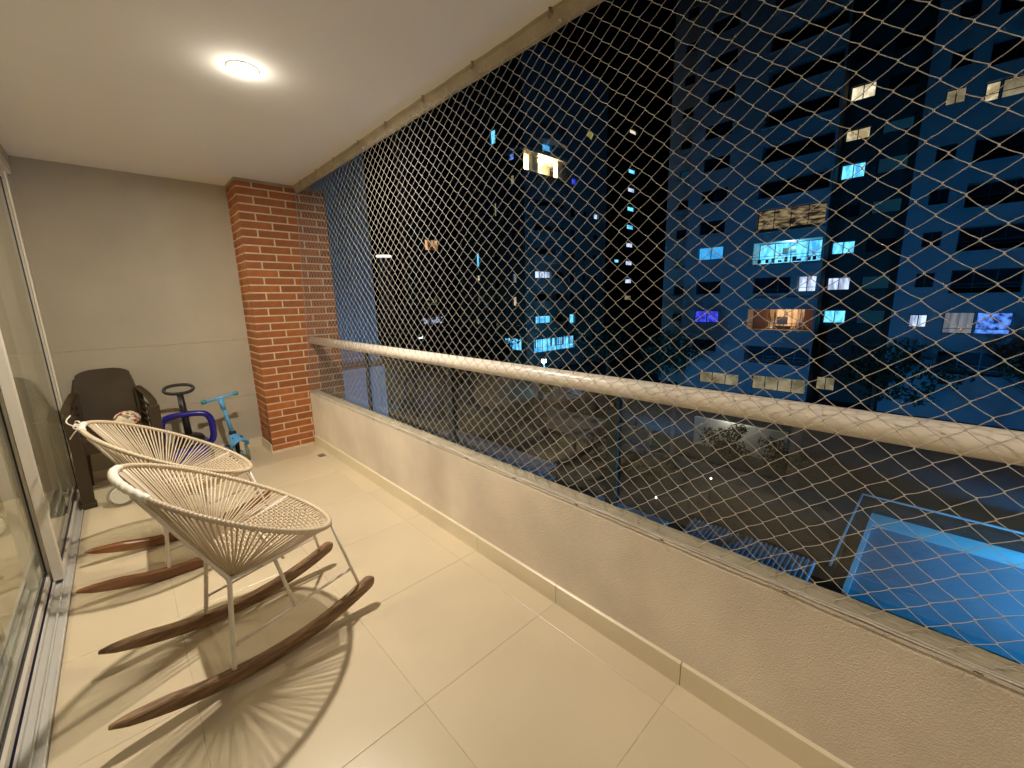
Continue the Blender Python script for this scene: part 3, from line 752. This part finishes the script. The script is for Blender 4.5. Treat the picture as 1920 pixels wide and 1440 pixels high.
# recessed bay between the two wings
rR = []
for k, z in enumerate(fl):
    kd = {1: 'cyan', 2: 'white', 3: 'cyan', 5: 'cyan', 6: 'cream', 7: 'cream', 4: 'dark'}.get(k, 'dark')
    zz = {1: (-.79, .14), 2: (1.55, 2.45), 3: (4.05, 4.9), 5: (9.0, 9.95), 6: (11.4, 12.1), 7: (13.85, 14.75)}.get(k, (z + .6, z + 1.45))
    rR += [(5.3, 6.6, zz[0], zz[1], kd, 1), (3.2, 4.7, zz[0], zz[1], 'teal' if k in (1, 2, 4, 5, 6) else 'dark', 0)]
rR += [(5.4, 6.55, -5.8, -4.8, 'creamdim', 1)]
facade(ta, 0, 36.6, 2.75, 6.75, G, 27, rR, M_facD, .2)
rW = []
for k, z in enumerate(fl):
    big = {1: 'greyw', 6: 'creamdim'}.get(k, 'dark'); sm = {1: 'white', 6: 'creamdim'}.get(k, 'dark')
    zs = (-.87, -.08) if k == 1 else (11.75, 12.55) if k == 6 else (z + .5, z + 1.35)
    rW += [(1.07, 1.9, zs[0], zs[1], sm, 1)]
    if k == 1: rW += [(-.90, .38, -1.2, .08, 'greyw', 0, 1), (-2.35, -.95, -1.2, .08, 'sparkle', 0, 1)]
    elif k == 6: rW += [(-.2, .36, 11.45, 12.4, 'cream', 0, 1), (-2.4, -.25, 11.45, 12.4, 'creamdim', 1, 1)]
    else: rW += [(-2.4, .38, z + .1, z + 1.45, 'dark', 2, 2, 1.0)]
    rW += [(-7.5, -4.5, z + .3, z + 1.45, 'dark', 2)]
facade(ta, 0, 35.1, -14, 2.75, G, 27, rW, M_facA, .25)
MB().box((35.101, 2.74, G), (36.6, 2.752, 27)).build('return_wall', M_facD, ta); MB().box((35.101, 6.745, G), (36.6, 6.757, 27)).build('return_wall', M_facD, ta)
MB().box((37.7, -14, G), (48, 16.45, 27)).build('core', M_facD, ta)
MB().box((36.75, -14, 26.9), (37.7, 16.45, 27)).build('roof', M_facD, ta)
# service bay with air-conditioning ledges at the left end of the tower
rS = []
for k, z in enumerate(fl):
    rS += [(16.9, 17.8, z + .5, z + 1.2, 'teal' if k in (3, 6) else 'cream' if k == 3 else 'dark', 0)]
rS += []
facade(ta, 0, 35.9, 16.5, 18.8, G, 27, rS, M_facB, .2)
MB().box((35.105, 16.488, G), (35.9, 16.5, 27)).build('return_wall', M_facD, ta)
MB().box((36.15, 16.46, G), (42, 18.79, 27)).build('core', M_facD, ta)
for k, z in enumerate(fl[:9]):
    MB().box((35.55, 16.75, z + .05), (35.895, 17.9, z + .35)).build('ledge', M_facB, ta)
# balcony slabs of the wings
for k, z in enumerate(fl):
    MB().box((34.75, 6.85, z - .35 + .35), (35.098, 11.3, z + .03)).build('balcony_lip', M_facA, ta)
for k in (1, 3):
    z = (-1.34, 3.64)[k // 2]
# people-scale silhouettes of furniture inside the bright room
for (a, b2, z0_, z1_) in ((9.2, 9.6, 4.35, 4.8), (8.75, 9.15, 4.4, 4.85)):
    MB().box((36.50, a, z0_), (36.53, b2, z1_)).build('picture_frame', M_wf, ta)
for i in range(9):
    y = 7.1 + i * .45 + random.uniform(-.1, .1)
    MB().box((35.29, y, 3.7), (35.325, y + random.uniform(.12, .28), 3.7 + random.uniform(.15, .35))).build('pot', M_wf, ta)

for nm, y, z, e, c in (('cyan', 9.0, 4.95, 55, (.25, .80, 1.0)), ('warm', 9.0, 0.05, 26, (1, .55, .22))):
    ld = bpy.data.lights.new('room_light', 'POINT'); ld.energy = e; ld.color = c; ld.shadow_soft_size = .12
    lo = bpy.data.objects.new('room_light', ld); COL.objects.link(lo); lo.parent = ta; lo.location = (35.9, y, z)
for a, b2, z0_, z1_, nm in ((7.0, 7.7, -1.3, .2, 'curtain'), (10.1, 11.1, -1.3, .2, 'curtain'), (8.75, 9.45, -.95, -.35, 'television'), (8.5, 9.7, -1.3, -1.05, 'cabinet')):
    MB().box((36.3, a, z0_), (36.36, b2, z1_)).build(nm, mat('curtain_cloth', (.30, .16, .08), .9) if nm == 'curtain' else M_wf, ta)
# tower B: grey tower left of centre, corner towards the balcony -------
tb = empty('apartment_tower', 'dim grey tower left of centre with a brightly lit cream penthouse terrace', 'building'); 
rB = []
for k in range(-1, 9):
    z = 3.3 + 2.4 * (k - 2)
    rB += [(32.0, 34.6, z, z + 1.1, {2: 'white', 0: 'cyan'}.get(k, 'dark'), 2, 0, .25 if k in (0, 2) else .8)]
    rB += [(37.9, 38.9, z, z + 1.1, {0: 'cyan', 7: 'violet'}.get(k, 'dark'), 0)]
    rB += [(35.4, 36.8, z, z + 1.1, 'teal' if k in (3,) else 'dark', 1)]
    rB += [(40.3, 41.1, z + .2, z + .9, 'white' if k in (7,) else 'dark', 0)]
    rB += [(42.4, 43.4, z + .3, z + .9, 'white' if k == 5 else 'dark', 0)]
rB = [r_ for r_ in rB if not (13.4 < r_[2] + .5 < 16.2 and r_[0] < 37)]
rB += [(31.7, 38.9, -4.45, -2.95, 'cyan', 8, 0)]
facade(tb, 1, 31.3, 30.5, 44.9, G, 13.7, [r_ for r_ in rB if r_[3] < 13.7], M_facB, .25)
facade(tb, 1, 31.3, 30.5, 44.9, 16.3, 26, [(33.3, 34.7, 16.5, 17.2, 'cyan2', 0)], M_facB, .25)
# penthouse terrace cut into the tower at its corner
facade(tb, 1, 31.3, 37.2, 44.9, 13.7, 16.3, [(38.1, 39.1, 14.0, 14.7, 'violet', 0)], M_facB, .25)
M_pent = mat('penthouse_plaster', (.75, .68, .52), .8)
MB().box((31.0, 33.8, 13.72), (37.2, 34.0, 16.2)).build('terrace_wall', M_pent, tb)
MB().box((30.4, 31.1, 15.95), (37.3, 34.0, 16.28)).build('terrace_soffit', M_pent, tb)
MB().box((30.4, 31.15, 13.5), (37.2, 31.45, 14.1)).build('terrace_parapet', M_facB, tb)
for x in (32.0, 35.9):
    MB().box((x, 31.5, 14.0), (x + .8, 32.1, 15.95)).build('terrace_column', M_pent, tb)
ld = bpy.data.lights.new('terrace_lamp', 'POINT'); ld.energy = 420; ld.color = (1, .82, .52); ld.shadow_soft_size = .3
lo = bpy.data.objects.new('terrace_lamp', ld); COL.objects.link(lo); lo.parent = tb; lo.location = (33.9, 32.6, 14.9)
rX = [(35.47, 36.32, 17.6, 19.0, 'cyan', 0), (32.72, 33.5, 15.4, 16.5, 'sparkle', 0), (32.79, 33.4, 13.1, 14.0, 'creamdim', 0), (38.86, 39.45, 5.3, 6.8, 'cyan', 0), (38.88, 39.48, 3.7, 4.35, 'cream', 0),
      (32.68, 33.34, 3.2, 4.2, 'greyw', 0), (32.75, 33.34, .75, 1.75, 'cream', 0), (39.2, 39.8, -1.4, -.7, 'creamdim', 0), (35.64, 36.3, -2.0, -1.05, 'creamdim', 0), (32.1, 34.9, -4.1, -2.75, 'cyan', 4),
      (35.63, 36.06, 10.4, 11.8, 'creamdim', 0), (39.04, 39.44, 1.0, 1.9, 'creamdim', 0)]
for k in range(10):
    z = -2.0 + 2.4 * k
    for a in (32.7, 35.5, 38.9, 41.2):
        if not any(abs(a - r_[0]) < 1 and z - 1.2 < r_[3] and r_[2] < z + 2.2 for r_ in rX): rX.append((a, a + .8, z, z + 1.1, 'dark', 0))
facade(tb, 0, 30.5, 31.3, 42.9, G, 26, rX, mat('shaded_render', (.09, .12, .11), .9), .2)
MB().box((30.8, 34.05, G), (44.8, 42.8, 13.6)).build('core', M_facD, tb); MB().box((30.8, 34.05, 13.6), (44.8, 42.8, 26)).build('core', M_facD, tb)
for k in range(0, 9):                                                # rounded balconies
    z = .4 + 2.4 * k - 2.4
    if 12.5 < z < 16.2: continue
    b = MB(); n_ = 14; vs = []
    for zz in (z, z + .85):
        for i in range(n_ + 1):
            a = math.pi * i / n_; vs.append((34.4 - 2.6 * math.cos(a), 31.29 - 1.1 * math.sin(a) ** .8, zz))
    fs = [(i, i + 1, n_ + 2 + i, n_ + 1 + i) for i in range(n_)] + [tuple(range(n_, -1, -1)), tuple(range(n_ + 1, 2 * n_ + 2))]
    b.add(vs, fs).build('balcony', M_facB, tb)

# tower C: dark tower with a column of stairwell windows ---------------
tc_ = empty('apartment_tower', 'black unlit tower in the centre with one column of small white stair windows', 'building')
rC = [(52.8, 54.8, z, z + .62, k, 0) for z, k in ((23.17, 'cream'), (18.2, 'cyan'), (15.8, 'white'), (13.3, 'cyan'), (10.9, 'cyan'), (8.45, 'white'), (5.97, 'white'), (3.43, 'white'), (1.05, 'creamdim'))]
rC += [(49.9, 51.3, 6.2, 6.65, 'cyan', 0)]
facade(tc_, 1, 33.12, 47.7, 66, G, 40, rC, mat('black_render', (.012, .012, .012), .95), .3)
MB().box((47.72, 33.45, G), (66, 45, 40)).build('core', MATS['black_render'], tc_)
# tower D
td = empty('apartment_block', 'dark block at left between the blue wall and the grey tower with one warm window', 'building')
rD = [(27.8, 29.8, 7.7, 9.0, 'warm', 1), (27.5, 28.15, .5, 1.8, 'cream', 0), (28.25, 29.3, 1.0, 1.9, 'creamdim', 1), (26.8, 30.0, -1.36, -.48, 'white', 3)]
for k in range(8):
    z = 3.2 + 2.4 * k
    if k in (1, 2): continue
    rD.append((27.8, 29.8, z, z + 1.1, 'dark', 1))
facade(td, 1, 45.9, 25.2, 36, G, 26, rD, mat('dark_green_render', (.035, .045, .04), .9), .25)
MB().box((25.22, 46.2, G), (36, 47.5, 26)).build('core', MATS['dark_green_render'], td)
# distant round-topped tower
te = empty('apartment_tower', 'distant slim tower at left with a curved glowing white crown', 'building')
MB().lathe([(0, 8.0), (1.05, 8.0), (1.05, G)], 20, (29.4, 60, 0)).build('shaft', mat('lit_blue_render', (.20, .28, .34), .9), te, smooth=False)
MB().lathe([(1.1, 8.15), (1.15, 8.30), (1.1, 8.4), (0, 8.4)], 24, (29.4, 60, 0)).build('crown', emit('crown_light', (1, .97, .9), .6), te)

# building F: blue-lit neighbouring wall at left -----------------------
tf = empty('neighbouring_building', 'plain blue-lit building side right behind the brick pillar', 'building')
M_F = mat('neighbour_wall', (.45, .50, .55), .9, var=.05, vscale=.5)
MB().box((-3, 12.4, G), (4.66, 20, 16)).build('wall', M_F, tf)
MB().box((3.3, 12.1, G), (4.64, 12.399, -.55)).build('lit_wall_band', mat('lit_band_paint', (.62, .68, .78), .9), tf)  # paler added block: the wall's brighter-lit foot put into colour

# terrace with coping and glass railing in the lower right -------------
tr = empty('roof_terrace', 'blue-lit flat terrace with pale coping and a glass railing below the balcony', 'terrace')
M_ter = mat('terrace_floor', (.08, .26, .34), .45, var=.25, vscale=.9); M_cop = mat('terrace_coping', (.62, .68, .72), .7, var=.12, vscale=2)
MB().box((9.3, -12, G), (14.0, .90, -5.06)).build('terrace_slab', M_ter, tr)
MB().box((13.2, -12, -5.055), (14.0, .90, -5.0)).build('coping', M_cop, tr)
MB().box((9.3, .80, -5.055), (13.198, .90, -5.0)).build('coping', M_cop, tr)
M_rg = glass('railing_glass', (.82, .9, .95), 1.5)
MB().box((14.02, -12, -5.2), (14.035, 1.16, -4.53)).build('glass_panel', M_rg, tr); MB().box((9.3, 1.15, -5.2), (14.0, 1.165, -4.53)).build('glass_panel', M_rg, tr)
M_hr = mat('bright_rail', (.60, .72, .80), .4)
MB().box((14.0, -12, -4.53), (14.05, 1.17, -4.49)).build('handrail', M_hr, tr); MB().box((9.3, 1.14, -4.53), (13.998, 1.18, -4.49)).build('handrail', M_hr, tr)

# corrugated roofs -----------------------------------------------------
M_cor = mat('corrugated_sheet', (.42, .46, .56), .5, var=.15, vscale=2)
def corrugated(x0, x1, y0, y1, z, pitch_, label, slope=.12):
    b = MB(); n_ = int((y1 - y0) / pitch_) * 4; vs = []; fs = []
    for i in range(n_ + 1):
        y = y0 + (y1 - y0) * i / n_; h = .055 * (1 if i % 4 in (1, 2) else 0)
        vs += [(x0, y, z - slope * (x1 - x0) + h), (x1, y, z + h)]
    for i in range(n_): fs.append((2*i, 2*i+1, 2*i+3, 2*i+2))
    b.add(vs, fs)
    b.box((x0, y0, z - .5), (x1 - .1, y1, z - slope * (x1 - x0) - .05))
    o = b.build('corrugated_roof', M_cor); tag(o, label, 'roof', 'corrugated roofs below the balcony'); return o
corrugated(7.3, 10.05, 1.5, 4.45, -5.0, .11, 'blue-grey corrugated roof just left of the blue-lit terrace')
corrugated(7.2, 10.4, 9.9, 17.0, -5.0, .16, 'larger pale corrugated roof below the handrail left of the thick dark post')
o = rbox((8.2, 4.9, -5.2), (9.5, 7.3, -5.02), .05).build('canopy', mat('canopy_sheet', (.55, .62, .68), .6)); tag(o, 'flat pale canopy lying between the two corrugated roofs', 'canopy')
# made-up tile row in place of the parapet's jagged reflection in the glass
ev = empty('reflection_tiles', 'dark curved tiles added in place of the jagged reflection of the parapet in the glass', 'reflection stand-in', (0, 0, 0))
M_strip = mat('dark_strip_tile', (.055, .040, .035), .85, objvar=.25)
tme = MB()
vs = []; fs = []
for s_ in range(2):
    for i in range(9):
        a = math.pi * i / 8; vs.append((s_ * -.55, .13 * math.cos(a), .10 * math.sin(a) + s_ * .16))
for i in range(8): fs.append((i, i + 1, 10 + i, 9 + i))
fs.append(tuple(range(0, 9)))
tmesh = tme.add(vs, fs).mesh('reflection_tile', M_strip)
for i in range(26):
    link('reflection_tile', tmesh, ev, (3.25 + random.uniform(-.02, .02), -3.4 + .28 * i, -1.55 + random.uniform(-.01, .01)))
    link('reflection_tile', tmesh, ev, (2.85, -3.4 + .28 * i, -1.43))
MB().box((1.6, -3.6, -1.75), (3.2, 4.0, -1.50)).build('strip_board', M_strip, ev)

# lit garden wall with shrubs, ground spots, boundary walls ------------
o = MB().box((20.6, 4.6, G), (20.8, 8.9, -5.0)).build('garden_wall', mat('white_garden_wall', (.75, .72, .65), .8)); tag(o, 'low white garden wall lit up behind dark shrubs in the courtyard', 'wall')
o = MB().box((17.2, 9.7, G), (17.5, 16.5, -5.2)).build('garden_wall', mat('grey_garden_wall', (.30, .29, .26), .9)); tag(o, 'long dim grey courtyard wall beside the bare tree', 'wall')
def leafcloud(c, rx, ry, rz, n_, s, m, name, par, seed, clumps=9):
    rnd = random.Random(seed); b = MB(); cl = [(rnd.gauss(0, .45), rnd.gauss(0, .45), rnd.gauss(0, .45), rnd.uniform(.3, .6)) for _ in range(clumps)]
    for _ in range(n_):
        k = rnd.choice(cl); d = Vector((rnd.gauss(0, 1), rnd.gauss(0, 1), rnd.gauss(0, 1))); d.normalize(); d *= k[3] * rnd.random() ** .4
        p = Vector((c[0] + (k[0] + d.x) * rx, c[1] + (k[1] + d.y) * ry, c[2] + (k[2] + d.z) * rz))
        u = Vector((rnd.uniform(-1, 1), rnd.uniform(-1, 1), rnd.uniform(-1, 1))).normalized(); v = u.cross(Vector((rnd.uniform(-1, 1), rnd.uniform(-1, 1), 1))).normalized()
        q = s * rnd.uniform(.6, 1.3); b.add([p - u * q, p - v * q * .45, p + u * q, p + v * q * .45], [(0, 1, 2, 3)])
    return b.build(name, m, par)
M_leaf = mat('night_foliage', (.030, .055, .018), .7, var=.5, vscale=1.2); M_bark = mat('bark', (.10, .075, .05), .9, var=.4, vscale=6, bump=.5, bscale=30)
M_leafg = mat('green_foliage', (.04, .12, .035), .7, var=.4, vscale=1.5)
def tree(x, y, h, rx, label, seed, leaves=2600, m=M_leaf, ls=.16, bare=False, grp='courtyard trees'):
    rnd = random.Random(seed); t = empty('tree', label, 'tree', (x, y, G), 0, grp)
    tb_ = MB(); lean = Vector((rnd.uniform(-.3, .3), rnd.uniform(-.3, .3), 0))
    top = Vector((lean.x, lean.y, h * .62)); tb_.tube([(0, 0, 0), (lean.x * .4, lean.y * .4, h * .3), top], [h * .028, h * .022, h * .014], 9)
    def branch(p, d, l, r, dep):
        e = p + d * l; mid = p.lerp(e, .5) + Vector((rnd.uniform(-.1, .1), rnd.uniform(-.1, .1), rnd.uniform(-.05, .1))) * l * .5
        tb_.tube([p, mid, e], [r, r * .8, r * .55], 5, cap=False)
        if dep > 0:
            for _ in range(3 if bare else 2):
                dd = (d + Vector((rnd.uniform(-.8, .8), rnd.uniform(-.8, .8), rnd.uniform(-.3, .6)))).normalized(); branch(e, dd, l * .68, r * .55, dep - 1)
    for k in range(7):
        a = k * 2.4 + rnd.random(); p = Vector((lean.x, lean.y, 0)) * (.4 + .08 * k) + Vector((0, 0, h * (.3 + .05 * k)))
        branch(p, Vector((math.cos(a), math.sin(a), rnd.uniform(.4, 1.0))).normalized(), rx * .55, h * .010, 4 if bare else 2)
    tb_.build('trunk', M_bark, t)
    if not bare: leafcloud((lean.x, lean.y, h * .72), rx, rx, h * .33, leaves, ls, m, 'crown', t, seed + 1, 14)
    return t
tree(12.0, 23.7, 8.2, 2.6, 'dark full-crowned tree beside the blue wall, tallest at the left', 11)
tree(16.2, 24.6, 6.3, 2.2, 'dark tree right of the first street lamp at the left', 12)
tree(20.4, 25.0, 5.4, 2.0, 'low dark tree in front of the left corner of the grey tower', 13)
tree(28.6, 19.6, 6.2, 2.0, 'narrow dark tree at the foot of the black tower', 14, 2000)
tree(27.4, 14.2, 4.8, 1.8, 'dark tree at the left foot of the pale blue-lit tower', 15, 2000)
tree(20.2, 16.0, 4.2, 1.9, 'bare leafless tree with thin pale branches below the handrail', 16, bare=True)
tree(13.5, 30.5, 5.0, 3.0, 'green-lit leafy tree low beside the blue wall', 17, 3000, M_leafg)
tree(29.8, 2.5, 4.6, 2.4, 'dark tree at the foot of the recessed bay of the pale tower', 18, 2200)
tree(30.5, -4.0, 4.8, 2.6, 'dark tree at the right foot of the pale tower', 19, 2200)
for i, (x, y, sx, sy, lb) in enumerate(((19.6, 6.9, .7, 1.4, 'left dark shrub silhouetted against the lit garden wall'), (19.7, 4.6, .7, 1.3, 'right dark shrub beside the end of the lit garden wall'), (15.2, 11.0, .9, 1.2, 'loose dark shrub beside the courtyard path'), (14.6, 8.2, .9, 1.0, 'small shrub near the ground light'))):
    s = empty('shrub', lb, 'shrub', (x, y, G), 0, 'courtyard shrubs')
    leafcloud((0, 0, .75), sx, sy, .8, 1100, .10, M_leaf, 'foliage', s, 40 + i, 8)
    MB().tube([(0, 0, 0), (.1, .05, .5), (0, .1, .9)], [.05, .035, .02], 6).build('stem', M_bark, s)
# leaning palm-like light-struck tree by first lamp is covered by the crowns above
# street lamps --------------------------------------------------------
def street_lamp(x, y, z, energy, label, col=(.10, .55, 1.0), vis=True, rad=.12, aim=None, cone=150):
    s = empty('street_lamp', label, 'street lamp', (x, y, G), 0, 'blue-white street lamps of the courtyard')
    MB().tube([(0, 0, 0), (0, 0, z - G - .05)], [.07, .045], 10).build('pole', M_post, s, smooth=True)
    MB().lathe([(.05, -.02), (.20, .0), (.17, .10), (0, .16)], 16, (0, 0, z - G + .12)).build('hood', M_post, s)
    bm = bmesh.new(); bmesh.ops.create_icosphere(bm, subdivisions=2, radius=.22); me = bpy.data.meshes.new('globe'); bm.to_mesh(me); bm.free(); me.materials.append(emit('street_globe', (.55, .90, 1), 20))
    link('globe', me, s, (0, 0, z - G))
    ld = bpy.data.lights.new('lamp', 'SPOT' if aim else 'POINT'); ld.energy = energy; ld.color = col; ld.shadow_soft_size = rad
    lo = bpy.data.objects.new('lamp', ld); COL.objects.link(lo); lo.parent = s; lo.location = (0, 0, z - G - .22)
    if aim:
        ld.spot_size = R_(cone); ld.spot_blend = .5; lo.rotation_euler = Vector(aim).to_track_quat('-Z', 'Y').to_euler()
BLU = (.012, .34, 1.0)
street_lamp(25.26, 24.03, -3.84, 420, 'bright blue-white street lamp just above the handrail left of centre', (.10, .60, 1.0))
street_lamp(17.83, 31.65, -1.6, 160, 'bright street lamp among dark trees beside the blue wall', (.25, .7, 1.0))
street_lamp(20.0, 12.0, -3.9, 1700, 'street lamp in front of the pale tower, hidden behind the handrail', BLU, aim=(1, -.15, .25), cone=165)
street_lamp(20.0, -3.0, -3.9, 1700, 'street lamp in front of the right wing of the pale tower', BLU, aim=(1, 0, .2), cone=165)
street_lamp(11.8, -6.2, -2.6, 6500, 'street lamp standing on the right beside the blue-lit terrace', (.03, .46, 1.0), aim=(-.1, .25, -1), cone=150)
street_lamp(4.2, 6.3, -3.6, 700, 'street lamp close below the balcony near the blue wall', (.22, .50, 1.0), aim=(.3, 1, -.3), cone=165)
# small garden lights
for (x, y, l) in ((13.22, 5.18, 'small round garden light left of the blue-lit terrace'), (10.54, 5.86, 'small round garden light above the flat canopy')):
    g_ = empty('garden_light', l, 'garden light', (x, y, G), 0, 'small garden lights')
    MB().tube([(0, 0, 0), (0, 0, 1.45)], .03, 8).build('post', M_post, g_)
    bm = bmesh.new(); bmesh.ops.create_icosphere(bm, subdivisions=2, radius=.034); me = bpy.data.meshes.new('bulb'); bm.to_mesh(me); bm.free(); me.materials.append(emit('garden_bulb', (1, .97, .9), 6))
    link('bulb', me, g_, (0, 0, 1.5))
gl = bpy.data.lights.new('wall_lamp', 'POINT'); gl.energy = 26; gl.color = (1, .93, .8); gl.shadow_soft_size = .1
w_ = empty('wall_lamp', 'small lamp above the lit white garden wall', 'lamp', (20.3, 7.0, -4.3))
MB().lathe([(.02, .1), (.12, 0), (.02, .02)], 12).build('lamp_shade', M_post, w_)
lo = bpy.data.objects.new('wall_lamp', gl); COL.objects.link(lo); lo.parent = w_; lo.location = (-.05, 0, -.1)
# parked cars and kiosk under the bright lamp
kk = empty('kiosk', 'small white gatehouse under the bright street lamp', 'kiosk', (24.2, 21.6, G))
MB().box((-1.4, -1.4, 0), (1.4, 1.4, 1.5)).build('wall', M_cop, kk); MB().box((-1.8, -1.8, 1.5), (1.8, 1.8, 1.65)).build('roof', M_cop, kk)
MB().box((-1.42, -.8, .6), (-1.405, .8, 1.3)).build('window', M_pane, kk)
